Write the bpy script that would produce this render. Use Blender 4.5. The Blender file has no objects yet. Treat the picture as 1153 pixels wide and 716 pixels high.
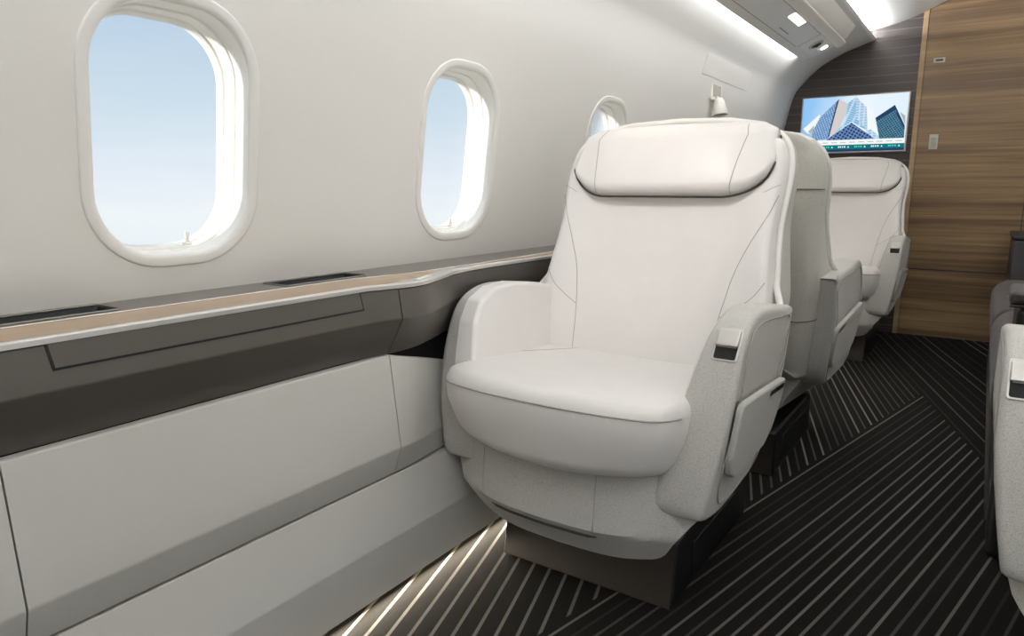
import bpy, bmesh, math, random
from mathutils import Vector, Matrix
PI = math.pi
random.seed(4)
scene = bpy.context.scene
COL = scene.collection

# ------------------------------------------------------------------ utilities
def lerp(a, b, t): return a + (b - a) * t
def clamp(v, a=0.0, b=1.0): return max(a, min(b, v))
def sstep(a, b, v):
    t = clamp((v - a) / (b - a)); return t * t * (3 - 2 * t)
def keys(ks, v):
    """smooth piecewise curve through (position, value) keys (monotone-ish Catmull-Rom)"""
    if v <= ks[0][0]: return ks[0][1]
    if v >= ks[-1][0]: return ks[-1][1]
    for i in range(len(ks) - 1):
        x0, y0 = ks[i]; x1, y1 = ks[i + 1]
        if v <= x1:
            h = x1 - x0; t = (v - x0) / h
            d = (y1 - y0) / h
            def slope(j):
                if j <= 0 or j >= len(ks) - 1: return None
                a = (ks[j][1] - ks[j - 1][1]) / (ks[j][0] - ks[j - 1][0])
                b = (ks[j + 1][1] - ks[j][1]) / (ks[j + 1][0] - ks[j][0])
                return (a + b) / 2 if a * b > 0 else 0.0
            m0 = slope(i); m1 = slope(i + 1)
            m0 = d if m0 is None else m0; m1 = d if m1 is None else m1
            t2, t3 = t * t, t * t * t
            return (2*t3 - 3*t2 + 1)*y0 + (t3 - 2*t2 + t)*h*m0 + (-2*t3 + 3*t2)*y1 + (t3 - t2)*h*m1
    return ks[-1][1]
def spline(pts, n=8, closed=False):
    """Catmull-Rom resampling of a list of tuples"""
    P = [Vector(p) for p in pts]; out = []
    N = len(P); segs = N if closed else N - 1
    for i in range(segs):
        p1, p2 = P[i], P[(i + 1) % N]
        p0 = P[(i - 1) % N] if closed or i > 0 else p1 + (p1 - p2)
        p3 = P[(i + 2) % N] if closed or i + 2 < N else p2 + (p2 - p1)
        for k in range(n):
            t = k / n
            out.append(0.5 * ((2*p1) + (p2 - p0)*t + (2*p0 - 5*p1 + 4*p2 - p3)*t*t + (3*p1 - p0 - 3*p2 + p3)*t**3))
    if not closed: out.append(P[-1].copy())
    return out
def round_poly(pts, r, k=5):
    """polygon with each corner rounded; pts are (a,b) or (a,b,r)"""
    out = []; N = len(pts)
    for i in range(N):
        p = Vector(pts[i][:2]); rr = pts[i][2] if len(pts[i]) > 2 else r
        a = Vector(pts[i - 1][:2]) - p; b = Vector(pts[(i + 1) % N][:2]) - p
        la, lb = a.length, b.length; a.normalize(); b.normalize()
        ang = a.angle(b)
        if rr <= 0 or ang > PI - 0.02: out.append(p); continue
        d = min(rr / math.tan(ang / 2), la * 0.48, lb * 0.48); 
        s, e = p + a * d, p + b * d
        for j in range(k + 1):
            t = j / k
            out.append(s * (1 - t)**2 + p * 2 * t * (1 - t) + e * t * t)
    return out
def resample(pts, step):
    out = []; N = len(pts)
    for i in range(N):
        a, b = pts[i], pts[(i + 1) % N]
        n = max(1, int(math.ceil((b - a).length / step)))
        for k in range(n): out.append(a.lerp(b, k / n))
    return out

def finish(bm, name, mat, parent=None, angle=40, wn=False, smooth=True, weld=True):
    if weld: bmesh.ops.remove_doubles(bm, verts=bm.verts, dist=2e-5)
    bmesh.ops.recalc_face_normals(bm, faces=bm.faces)
    me = bpy.data.meshes.new(name)
    bm.to_mesh(me); bm.free()
    mats = mat if isinstance(mat, (list, tuple)) else [mat]
    for m in mats: me.materials.append(m)
    if smooth:
        me.polygons.foreach_set('use_smooth', [True] * len(me.polygons))
        if angle: me.set_sharp_from_angle(angle=math.radians(angle))
    o = bpy.data.objects.new(name, me); COL.objects.link(o)
    if parent: o.parent = parent
    if wn:
        w = o.modifiers.new('weighted_normals', 'WEIGHTED_NORMAL'); w.keep_sharp = True; w.weight = 80
    return o
def thing(name, label, cat, loc=(0, 0, 0), rz=0, group=None):
    o = bpy.data.objects.new(name, None); COL.objects.link(o)
    o.location = loc; o.rotation_euler = (0, 0, rz); o.empty_display_size = 0.1
    o['label'] = label; o['category'] = cat
    if group: o['group'] = group
    return o
def tag(o, label, cat, group=None):
    o['label'] = label; o['category'] = cat
    if group: o['group'] = group
    return o
def structure(o, label=None, cat=None):
    o['kind'] = 'structure'
    if label: o['label'] = label
    if cat: o['category'] = cat
    return o

def roundbox(bm, h, r, n=(1, 1, 1), k=3, warp=None, c=(0, 0, 0)):
    """rounded box; h half sizes, r corner radii (number or per axis), n interior cells"""
    if not isinstance(r, (tuple, list)): r = (r, r, r)
    r = tuple(min(r[i], h[i] * 0.999) for i in range(3))
    ax = []
    for i in range(3):
        cc = h[i] - r[i]; s = []
        for j in range(k): s.append((-cc, math.tan((j / k - 1) * PI / 4)))
        for j in range(n[i] + 1): s.append((-cc + 2 * cc * j / n[i], 0.0))
        for j in range(1, k + 1): s.append((cc, math.tan(j / k * PI / 4)))
        ax.append(s)
    vs = []
    for w in range(3):
        u, v = (w + 1) % 3, (w + 2) % 3
        for sg in (-1, 1):
            g = []
            for (cu, tu) in ax[u]:
                row = []
                for (cv, tv) in ax[v]:
                    d = [0, 0, 0]; d[u], d[v], d[w] = tu, tv, sg
                    d = Vector(d).normalized()
                    p = [0, 0, 0]; p[u], p[v], p[w] = cu, cv, sg * (h[w] - r[w])
                    row.append(bm.verts.new([p[q] + d[q] * r[q] + c[q] for q in range(3)]))
                g.append(row)
            for a in range(len(g) - 1):
                for b in range(len(g[0]) - 1):
                    bm.faces.new((g[a][b], g[a + 1][b], g[a + 1][b + 1], g[a][b + 1]))
            for row in g: vs += row
    bmesh.ops.remove_doubles(bm, verts=vs, dist=1e-6)
    if warp:
        for v in [v for v in bm.verts if v.is_valid]:
            if v.tag: continue
            v.co = Vector(warp(v.co))
    for v in bm.verts: v.tag = True
    return bm
def box(name, lo, hi, mat, parent=None, r=0.003, k=2, warp=None, n=(1, 1, 1)):
    bm = bmesh.new()
    h = [(hi[i] - lo[i]) / 2 for i in range(3)]; c = [(hi[i] + lo[i]) / 2 for i in range(3)]
    roundbox(bm, h, min(r, min(h) * 0.9), n, k, warp, c)
    return finish(bm, name, mat, parent, angle=None, wn=True)
def prism(bm, out, t0, t1, r0, r1, fmap, k=4, fill0=True, fill1=True):
    """outline (a,b) extruded along t from t0 to t1, edges rounded; fmap(a,b,t)->xyz"""
    N = len(out)
    area = sum(out[i].x * out[(i + 1) % N].y - out[(i + 1) % N].x * out[i].y for i in range(N))
    sg = 1 if area > 0 else -1
    nr = []
    for i in range(N):
        d = (out[(i + 1) % N] - out[i - 1]); 
        if d.length < 1e-9: d = out[(i + 1) % N] - out[i]
        d.normalize(); nr.append(Vector((-d.y, d.x)) * sg)
    st = []
    dirn = 1 if t1 > t0 else -1
    if r0 > 0:
        st.append((r0 * 1.35, t0))
        for j in range(k): 
            a = j / k * PI / 2; st.append((r0 * (1 - math.sin(a)), t0 + dirn * r0 * (1 - math.cos(a))))
        st.append((0, t0 + dirn * r0))
    else: st.append((0, t0))
    if r1 > 0:
        st.append((0, t1 - dirn * r1))
        for j in range(k - 1, -1, -1):
            a = j / k * PI / 2; st.append((r1 * (1 - math.sin(a)), t1 - dirn * r1 * (1 - math.cos(a))))
        st.append((r1 * 1.35, t1))
    else: st.append((0, t1))
    rings = []
    for ins, t in st:
        rings.append([bm.verts.new(fmap(*(out[i] + nr[i] * ins), t)) for i in range(N)])
    for a in range(len(rings) - 1):
        for i in range(N):
            j = (i + 1) % N
            bm.faces.new((rings[a][i], rings[a][j], rings[a + 1][j], rings[a + 1][i]))
    for ring, f in ((rings[0], fill0), (rings[-1], fill1)):
        if f:
            fc = bm.faces.new(ring)
            bmesh.ops.triangulate(bm, faces=[fc])
    return bm
def tube(bm, path, r, k=6, closed=False):
    P = [Vector(p) for p in path]; N = len(P); rings = []
    ref = None
    for i in range(N):
        if closed: d = P[(i + 1) % N] - P[i - 1]
        else: d = P[min(i + 1, N - 1)] - P[max(i - 1, 0)]
        d.normalize()
        if ref is None:
            ref = Vector((0, 0, 1)) if abs(d.z) < 0.9 else Vector((1, 0, 0))
        a = (ref - d * ref.dot(d)).normalized(); b = d.cross(a); ref = a
        rr = r[i] if isinstance(r, (list, tuple)) else r
        rings.append([bm.verts.new(P[i] + (a * math.cos(q * 2 * PI / k) + b * math.sin(q * 2 * PI / k)) * rr) for q in range(k)])
    M = N if closed else N - 1
    for i in range(M):
        A, B = rings[i], rings[(i + 1) % N]
        for q in range(k):
            bm.faces.new((A[q], A[(q + 1) % k], B[(q + 1) % k], B[q]))
    if not closed:
        bm.faces.new(rings[0]); bm.faces.new(rings[-1])
    return bm
def sweep(bm, prof, ys, fmap=None, close=False, cap=False):
    """profile of (x,z) swept along y; fmap(i,x,y,z)->xyz"""
    rows = []
    for y in ys:
        rows.append([bm.verts.new(fmap(i, p[0], y, p[1]) if fmap else (p[0], y, p[1])) for i, p in enumerate(prof)])
    n = len(prof)
    for a in range(len(rows) - 1):
        for i in range(n if close else n - 1):
            j = (i + 1) % n
            bm.faces.new((rows[a][i], rows[a][j], rows[a + 1][j], rows[a + 1][i]))
    if cap:
        for rw in (rows[0], rows[-1]):
            f = bm.faces.new(rw); bmesh.ops.triangulate(bm, faces=[f])
    return rows
def frange(a, b, n): return [a + (b - a) * i / n for i in range(n + 1)]
def lathe(bm, prof, M, k=20):
    rings = []
    for r, z in prof:
        rings.append([bm.verts.new(M @ Vector((r * math.cos(q*2*PI/k), r * math.sin(q*2*PI/k), z))) for q in range(k)])
    for a in range(len(rings) - 1):
        for q in range(k):
            bm.faces.new((rings[a][q], rings[a][(q+1) % k], rings[a+1][(q+1) % k], rings[a+1][q]))
    bm.faces.new(rings[0]); bm.faces.new(rings[-1])
    return bm

# ------------------------------------------------------------------ materials
def lin(c):
    return tuple((v / 12.92 if v <= 0.04045 else ((v + 0.055) / 1.055) ** 2.4) for v in [q / 255 for q in c]) + (1.0,)
class NT:
    def __init__(s, name):
        s.m = bpy.data.materials.new(name); s.m.use_nodes = True
        s.t = s.m.node_tree; s.t.nodes.clear()
        s.out = s.n('ShaderNodeOutputMaterial')
    def n(s, typ, **kw):
        nd = s.t.nodes.new(typ)
        for k, v in kw.items(): setattr(nd, k, v)
        return nd
    def l(s, a, b): s.t.links.new(a, b)
    def inp(s, sock, v):
        if isinstance(v, bpy.types.NodeSocket): s.l(v, sock)
        else: sock.default_value = v
    def math(s, op, a, b=0.0, c=None):
        nd = s.n('ShaderNodeMath', operation=op); s.inp(nd.inputs[0], a); s.inp(nd.inputs[1], b)
        if c is not None: s.inp(nd.inputs[2], c)
        return nd.outputs[0]
    def mix(s, f, a, b):
        nd = s.n('ShaderNodeMix', data_type='RGBA'); s.inp(nd.inputs[0], f); s.inp(nd.inputs[6], a); s.inp(nd.inputs[7], b)
        return nd.outputs[2]
    def coords(s, which='Object', scale=(1, 1, 1)):
        tc = s.n('ShaderNodeTexCoord'); mp = s.n('ShaderNodeMapping'); mp.inputs['Scale'].default_value = scale
        s.l(tc.outputs[which], mp.inputs[0]); return mp.outputs[0]
    def noise(s, vec, scale, detail=2.0, rough=0.5):
        nd = s.n('ShaderNodeTexNoise'); s.l(vec, nd.inputs['Vector'])
        nd.inputs['Scale'].default_value = scale; nd.inputs['Detail'].default_value = detail; nd.inputs['Roughness'].default_value = rough
        return nd.outputs[0]
    def ramp(s, f, stops):
        nd = s.n('ShaderNodeValToRGB'); s.l(f, nd.inputs[0]); e = nd.color_ramp.elements
        while len(e) < len(stops): e.new(0.5)
        for q, (p, c) in zip(e, stops): q.position = p; q.color = c
        return nd.outputs[0]
    def bsdf(s, color, rough=0.5, metal=0.0, bump=None, bstr=0.1, bdist=0.001, coat=0.0, spec=0.5, sheen=0.0):
        b = s.n('ShaderNodeBsdfPrincipled')
        s.inp(b.inputs['Base Color'], color); s.inp(b.inputs['Roughness'], rough); b.inputs['Metallic'].default_value = metal
        b.inputs['Coat Weight'].default_value = coat; b.inputs['Specular IOR Level'].default_value = spec
        b.inputs['Sheen Weight'].default_value = sheen
        if bump is not None:
            bp = s.n('ShaderNodeBump'); bp.inputs['Strength'].default_value = bstr; bp.inputs['Distance'].default_value = bdist
            s.l(bump, bp.inputs['Height']); s.l(bp.outputs[0], b.inputs['Normal'])
        s.l(b.outputs[0], s.out.inputs[0]); return b
def plain(name, rgb, rough=0.5, metal=0.0, var=0.03, **kw):
    m = NT(name); v = m.coords()
    c = lin(rgb); nz = m.noise(v, 60.0, 3.0)
    lo = tuple(q * (1 - var) for q in c[:3]) + (1,); hi = tuple(min(1, q * (1 + var)) for q in c[:3]) + (1,)
    m.bsdf(m.mix(nz, lo, hi), rough, metal, **kw); return m.m
def leather(name, rgb):
    m = NT(name); v = m.coords()
    vo = m.n('ShaderNodeTexVoronoi'); m.l(v, vo.inputs['Vector']); vo.inputs['Scale'].default_value = 420
    n2 = m.noise(v, 14, 3)
    c = lin(rgb)
    m.bsdf(m.mix(n2, tuple(q * .96 for q in c[:3]) + (1,), tuple(q * 1.03 for q in c[:3]) + (1,)), 0.36, bump=vo.outputs[0], bstr=0.06, bdist=0.0006, spec=0.45)
    return m.m
def fabric(name, rgb, dark=0.68):
    m = NT(name); v = m.coords()
    n1 = m.noise(v, 480, 2.0, 0.7); n2 = m.noise(v, 1100, 1.0)
    f = m.math('ADD', m.math('MULTIPLY', n1, 0.7), m.math('MULTIPLY', n2, 0.3))
    c = lin(rgb)
    col = m.ramp(f, [(0.36, tuple(q * dark for q in c[:3]) + (1,)), (0.5, c), (0.66, tuple(min(1, q * 1.10) for q in c[:3]) + (1,))])
    m.bsdf(col, 0.9, bump=f, bstr=0.25, bdist=0.0009, spec=0.2, sheen=0.15)
    return m.m
def wood(name, stops, scale=1.0, rough=0.4, axis='x', bumpy=0.03):
    m = NT(name)
    sc = (0.55, 0.55, 26) if axis == 'x' else (26, 0.55, 26)
    v = m.coords('Object', tuple(q * scale for q in sc))
    n1 = m.noise(v, 1.0, 5.0, 0.62)
    sc2 = (0.18, 0.2, 5) if axis == 'x' else (5, 0.2, 5)
    n2 = m.noise(m.coords('Object', tuple(q * scale for q in sc2)), 1.0, 2.0)
    sc3 = (3, 3, 260) if axis == 'x' else (260, 3, 260)
    n3 = m.noise(m.coords('Object', sc3), 1.0, 2.0)
    f = m.math('ADD', m.math('ADD', m.math('MULTIPLY', n1, 0.44), m.math('MULTIPLY', n2, 0.44)), m.math('MULTIPLY', n3, 0.12))
    m.bsdf(m.ramp(f, stops), rough, bump=n3, bstr=bumpy, bdist=0.001)
    return m.m
M = {}
M['liner'] = plain('liner_white', (222, 219, 213), 0.55, var=0.012)
M['ceiling'] = plain('ceiling_white', (232, 230, 225), 0.6, var=0.01)
M['frame'] = plain('window_frame_white', (226, 224, 219), 0.4, var=0.01)
M['reveal'] = plain('reveal_white', (243, 240, 232), 0.45, var=0.01)
M['panel'] = plain('panel_grey', (190, 187, 180), 0.5, var=0.012)
M['gap'] = plain('gap_black', (14, 13, 12), 0.8)
M['fascia'] = plain('fascia_taupe', (78, 73, 67), 0.42, var=0.02)
M['ledge_dark'] = plain('ledge_dark_taupe', (104, 97, 91), 0.32, var=0.02)
M['tray'] = plain('tray_black', (22, 27, 27), 0.45)
M['tray_rim'] = plain('tray_rim_metal', (120, 118, 110), 0.35, 0.6)
M['silver'] = plain('satin_metal', (196, 193, 187), 0.30, 0.5)
M['dark_metal'] = plain('dark_metal', (60, 58, 56), 0.35, 0.7)
M['leather'] = leather('white_leather', (220, 216, 212))
M['leather_rim'] = leather('rim_leather', (226, 223, 218))
M['seam'] = plain('seam_thread', (160, 156, 150), 0.8)
M['shell_thread'] = plain('shell_thread', (104, 100, 94), 0.9)
M['shade_gap'] = plain('gap_shadow_brown', (60, 54, 49), 0.9)
M['fabric'] = fabric('speckled_fabric', (184, 181, 175))
M['fabric_shell'] = fabric('shell_fabric', (182, 179, 170), 0.75)
M['plinth'] = plain('plinth_taupe', (50, 46, 42), 0.38, 0.35, var=0.02)
M['plinth_side'] = plain('plinth_black', (26, 25, 25), 0.4)
M['psu'] = plain('service_panel_grey', (228, 225, 218), 0.45, var=0.01)
M['psu_inset'] = plain('service_panel_inset', (230, 230, 226), 0.35, var=0.01)
M['psu_band'] = plain('service_panel_band', (238, 234, 224), 0.5, var=0.01)
M['divan'] = fabric('dark_divan_fabric', (68, 60, 55), 0.75)
M['divan_dark'] = plain('dark_cabinet', (62, 61, 62), 0.4)
M['white_plastic'] = plain('white_plastic', (232, 228, 218), 0.4, var=0.01)
M['grille'] = plain('grille_grey', (170, 167, 158), 0.6, var=0.2)
M['wood_front'] = wood('walnut_veneer', [(0.34, lin((78, 57, 38))), (0.45, lin((110, 86, 60))), (0.53, lin((142, 115, 82))), (0.63, lin((176, 146, 106)))], 1.0, 0.38)
M['wood_edge'] = wood('walnut_edge', [(0.35, lin((148, 118, 86))), (0.6, lin((186, 158, 122)))], 1.0, 0.4)
M['wood_ledge'] = wood('oak_ledge', [(0.35, lin((136, 111, 83))), (0.52, lin((162, 137, 107))), (0.68, lin((180, 156, 126)))], 1.0, 0.22, axis='y')
def dark_panel():
    m = NT('dark_ribbed_veneer'); v = m.coords()
    sp = m.n('ShaderNodeSeparateXYZ'); m.l(v, sp.inputs[0])
    nz = m.noise(m.coords('Object', (1.2, 1, 1)), 1.2, 1.0)
    z = m.math('ADD', sp.outputs[2], m.math('MULTIPLY', nz, 0.012))
    fr = m.math('FRACT', m.math('DIVIDE', z, 0.057))
    ln = m.math('LESS_THAN', fr, 0.055)
    g = m.noise(m.coords('Object', (2, 2, 120)), 1.0, 3.0)
    base = m.ramp(g, [(0.3, lin((54, 47, 44))), (0.7, lin((72, 64, 60)))])
    ln = m.math('MULTIPLY', ln, m.noise(m.coords('Object', (3, 1, 30)), 1.0, 1.0))
    m.bsdf(m.mix(ln, base, lin((150, 138, 128))), 0.5)
    return m.m
M['dark_panel'] = dark_panel()
def carpet():
    m = NT('striped_carpet'); v = m.coords()
    sp = m.n('ShaderNodeSeparateXYZ'); m.l(v, sp.inputs[0]); X, Y = sp.outputs[0], sp.outputs[1]
    def off(deg):
        a = math.radians(deg)
        return m.math('SUBTRACT', m.math('MULTIPLY', X, math.cos(a)), m.math('MULTIPLY', Y, math.sin(a)))
    uA, uB = off(12.0), off(-16.5)
    inA = m.math('MULTIPLY', m.math('GREATER_THAN', uA, -0.990), m.math('LESS_THAN', uB, 0.935))
    near = m.math('LESS_THAN', Y, 1.75)
    def lines(u, pitch, width, seed, lo, hi):
        q = m.math('DIVIDE', u, pitch); fl = m.math('FLOOR', q); fr = m.math('FRACT', q)
        wn = m.n('ShaderNodeTexWhiteNoise', noise_dimensions='1D'); m.l(m.math('ADD', fl, seed), wn.inputs['W'])
        b = m.math('POWER', wn.outputs[0], 2.2)
        st = m.math('LESS_THAN', fr, width)
        return m.math('MULTIPLY', st, m.math('ADD', m.math('MULTIPLY', b, hi - lo), lo))
    LA = lines(uA, 0.036, 0.20, 3.3, 0.07, 0.75)
    LB = lines(uB, 0.034, 0.22, 11.7, 0.20, 1.15)
    LC = lines(uB, 0.056, 0.15, 5.2, 0.1, 1.2)
    LD = lines(uB, 0.047, 0.18, 7.1, 0.55, 0.8)
    far = m.math('GREATER_THAN', uB, 0.925)
    def sel(f, a, b): return m.math('ADD', m.math('MULTIPLY', f, a), m.math('MULTIPLY', m.math('SUBTRACT', 1.0, f), b))
    L = sel(inA, LA, sel(far, LC, sel(near, LD, LB)))
    n1 = m.noise(v, 420, 2.0, 0.7)
    fz = m.math('ADD', m.math('MULTIPLY', n1, 0.9), 0.55)
    L = m.math('MULTIPLY', L, fz)
    base = m.ramp(n1, [(0.3, lin((12, 11, 10))), (0.7, lin((32, 30, 27)))])
    m.bsdf(m.mix(L, base, lin((116, 112, 106))), 0.95, bump=n1, bstr=0.5, bdist=0.002, spec=0.1)
    return m.m
M['carpet'] = carpet()
def emis(name, rgb, strength):
    m = NT(name); e = m.n('ShaderNodeEmission'); v = m.coords(); nz = m.noise(v, 8, 1)
    c = lin(rgb)
    m.l(m.mix(nz, tuple(q * .97 for q in c[:3]) + (1,), c), e.inputs[0]); e.inputs[1].default_value = strength
    m.l(e.outputs[0], m.out.inputs[0]); return m.m
M['lamp_glow'] = emis('lamp_glow', (255, 246, 230), 5.0)
M['led'] = emis('led_glow', (255, 236, 196), 2.5)
def glass():
    m = NT('window_glass'); tr = m.n('ShaderNodeBsdfTransparent'); gl = m.n('ShaderNodeBsdfGlossy')
    tr.inputs[0].default_value = (0.97, 0.985, 0.99, 1); gl.inputs['Roughness'].default_value = 0.02
    lw = m.n('ShaderNodeLayerWeight'); lw.inputs[0].default_value = 0.12
    mx = m.n('ShaderNodeMixShader'); m.l(m.math('MULTIPLY', lw.outputs[0], 0.5), mx.inputs[0])
    m.l(tr.outputs[0], mx.inputs[1]); m.l(gl.outputs[0], mx.inputs[2]); m.l(mx.outputs[0], m.out.inputs[0]); return m.m
M['glass'] = glass()

# ------------------------------------------------------------------ room shell
Y0, Y1 = -1.6, 5.53          # rear and front ends of the cabin
XC = -0.19                   # cabin centre line
def mirror(x): return 2 * XC - x

bm = bmesh.new()
roundbox(bm, ((2.5) / 2, (Y1 - Y0) / 2 + .02, .02), .002, (10, 20, 1), 1, None, (XC, (Y0 + Y1) / 2, -.02))
structure(finish(bm, 'floor', M['carpet'], angle=30))

# sidewall section, ledge to cornice tip: (x, z)
SIDE = spline([(-1.402, .755), (-1.386, .85), (-1.36, 1.07), (-1.327, 1.30), (-1.298, 1.47), (-1.256, 1.656), (-1.192, 1.752),
               (-1.081, 1.856), (-.942, 1.931), (-.85, 1.965), (-.754, 1.998)], 8)
def side_x(z):
    for a, b in zip(SIDE, SIDE[1:]):
        if a.y <= z <= b.y: return lerp(a.x, b.x, (z - a.y) / (b.y - a.y))
    return SIDE[0].x if z < SIDE[0].y else SIDE[-1].x
WIN = [0.816, 1.722, 2.70]   # window centres along the cabin
WZ, WHW, WHH, WR = 1.108, 0.163, 0.239, 0.128
def rrect(hw, hh, r, n=10):
    """rounded rectangle as (a,b), counter-clockwise, 4*(n+1)+extra points"""
    out = []
    for cx, cy, a0 in ((hw - r, hh - r, 0), (-(hw - r), hh - r, PI/2), (-(hw - r), -(hh - r), PI), (hw - r, -(hh - r), 1.5*PI)):
        for i in range(n + 1):
            a = a0 + PI/2 * i / n
            # slightly squarer than a circle, as cabin windows are
            out.append(Vector((cx + r * math.cos(a), cy + r * math.sin(a))))
    return out
def build_side(name, side, wins):
    bm = bmesh.new()
    ZA, ZB = .80, 1.42; PW = .30
    fx = (lambda x: x) if side < 0 else mirror
    def quad_grid(ys, prof):
        rows = [[bm.verts.new((fx(p.x), y, p.y)) for p in prof] for y in ys]
        for a in range(len(rows) - 1):
            for i in range(len(prof) - 1):
                bm.faces.new((rows[a][i], rows[a + 1][i], rows[a + 1][i + 1], rows[a][i + 1]))
    mid = [Vector((side_x(z), z)) for z in frange(ZA, ZB, 16)]
    low = [Vector((side_x(z), z)) for z in frange(.755, ZA, 2)]
    high = [Vector((side_x(ZB), ZB))] + [p for p in SIDE if p.y > ZB + .002]
    quad_grid(frange(Y0, Y1, 30), low); quad_grid(frange(Y0, Y1, 30), high)
    y = Y0
    for c in wins:
        quad_grid(frange(y, c - PW, 4), mid); y = c + PW
        hole = rrect(WHW + .0225, WHH + .0225, WR + .0225, 10)
        hole = resample(hole, .02)
        rect = []
        for p in hole:
            s = 1 / max(abs(p.x) / PW, abs(p.y) / (ZB - WZ) if p.y > 0 else abs(p.y) / (WZ - ZA))
            rect.append(p * s)
        for cr in ((PW, ZB - WZ), (-PW, ZB - WZ), (-PW, ZA - WZ), (PW, ZA - WZ)):   # snap to corners
            i = min(range(len(rect)), key=lambda q: (rect[q] - Vector(cr)).length); rect[i] = Vector(cr)
        rings = []
        for t in frange(0, 1, 8):
            t2 = t ** 1.4
            rings.append([bm.verts.new((fx(side_x(WZ + lerp(h.y, q.y, t2))), c + lerp(h.x, q.x, t2), WZ + lerp(h.y, q.y, t2))) for h, q in zip(hole, rect)])
        n = len(hole)
        for a in range(8):
            for i in range(n):
                bm.faces.new((rings[a][i], rings[a][(i + 1) % n], rings[a + 1][(i + 1) % n], rings[a + 1][i]))
    quad_grid(frange(y, Y1, 6), mid)
    # cornice lip at the tip
    tip = [Vector((-.754, 1.998)), Vector((-.748, 2.002)), Vector((-.748, 2.008)), Vector((-.756, 2.012)), Vector((-.83, 2.0))]
    quad_grid(frange(Y0, Y1, 30), tip)
    me = bpy.data.meshes.new(name)
    bmesh.ops.remove_doubles(bm, verts=bm.verts, dist=1e-5)
    for f in bm.faces:
        f.normal_update()
        if f.normal.dot(Vector((XC, f.calc_center_median().y, 1.2)) - f.calc_center_median()) < 0: f.normal_flip()
    bm.to_mesh(me); bm.free(); me.materials.append(M['liner'])
    me.polygons.foreach_set('use_smooth', [True] * len(me.polygons))
    nrm = []
    for v in me.vertices:
        x, z = (v.co.x if side < 0 else mirror(v.co.x)), v.co.z
        j = min(range(len(SIDE) - 1), key=lambda q: (SIDE[q] + SIDE[q + 1] - 2 * Vector((x, z))).length)
        d = SIDE[min(j + 2, len(SIDE) - 1)] - SIDE[max(j - 1, 0)]
        n = Vector((d.y, 0, -d.x)).normalized()
        if (Vector((x, z)) - SIDE[-1]).length < .1 and x > -.7541 or z > 1.9985: n = Vector((.9, 0, -.3)).normalized()
        if side > 0: n.x = -n.x
        nrm.append(n)
    me.normals_split_custom_set_from_vertices(nrm)
    o = bpy.data.objects.new(name, me); COL.objects.link(o)
    return structure(o)
build_side('wall_left', -1, WIN)
build_side('wall_right', 1, [])

def build_window(i, c):
    w = structure(bpy.data.objects.new('window_%d' % i, None)); COL.objects.link(w)
    w.location = (0, c, 0)
    base = rrect(WHW, WHH, WR, 10)
    nn = []
    N = len(base)
    for q in range(N):
        d = (base[(q + 1) % N] - base[q - 1]).normalized(); nn.append(Vector((d.y, -d.x)))
    def ring(bm, off, dep):
        return [bm.verts.new((side_x(WZ + (base[q] + nn[q] * off).y) + dep, (base[q] + nn[q] * off).x, WZ + (base[q] + nn[q] * off).y)) for q in range(N)]
    def loft(name, prof, mat, angle=50):
        bm = bmesh.new(); rs = [ring(bm, a, b) for a, b in prof]
        for a in range(len(rs) - 1):
            for q in range(N):
                bm.faces.new((rs[a][q], rs[a + 1][q], rs[a + 1][(q + 1) % N], rs[a][(q + 1) % N]))
        return finish(bm, name, mat, w, angle=angle)
    loft('window_frame', [(.026, -.002), (.0255, .001), (.0240, .0030), (.0215, .0035), (.010, .0030), (.004, .0018), (.001, -.0005), (0, -.003)], M['frame'], 60)
    loft('reveal', [(0, -.003), (-.002, -.044), (-.0058, -.045), (-.0066, -.0465), (-.0066, -.049), (-.0075, -.076), (-.012, -.078), (-.016, -.095)], M['reveal'], 40)
    bm = bmesh.new(); rs = ring(bm, -.011, -.082); rs2 = ring(bm, -.011, -.086)
    bm.faces.new(rs); bm.faces.new(list(reversed(rs2)))
    for q in range(N): bm.faces.new((rs[q], rs[(q+1) % N], rs2[(q+1) % N], rs2[q]))
    finish(bm, 'pane', M['glass'], w, smooth=False)
    # shade pull tab standing on the lower reveal
    bm = bmesh.new(); zt = WZ - WHH + .015
    roundbox(bm, (.004, .010, .003), .002, (1, 1, 1), 2, None, (side_x(zt) - .052, .048, zt))
    for v in bm.verts: v.tag = True
    roundbox(bm, (.003, .0045, .013), .0025, (1, 1, 1), 2, None, (side_x(zt) - .054, .050, zt + .013))
    finish(bm, 'shade_tab', M['white_plastic'], w, angle=None)
for i, c in enumerate(WIN): build_window(i + 1, c)

# ceiling dome over the aisle, behind the two cornice lips
DOME = spline([(-.90, 2.05), (-.80, 2.062), (-.70, 2.074), (-.60, 2.096), (-.478, 2.136), (-.346, 2.194), (XC, 2.222)], 6)
prof = [(p.x, p.y) for p in DOME] + [(mirror(p.x), p.y) for p in reversed(DOME[:-1])]
bm = bmesh.new(); sweep(bm, prof, frange(Y0, Y1, 20))
for f in bm.faces:
    f.normal_update()
    if f.normal.z > 0: f.normal_flip()
structure(finish(bm, 'ceiling', M['ceiling'], angle=None))

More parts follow.
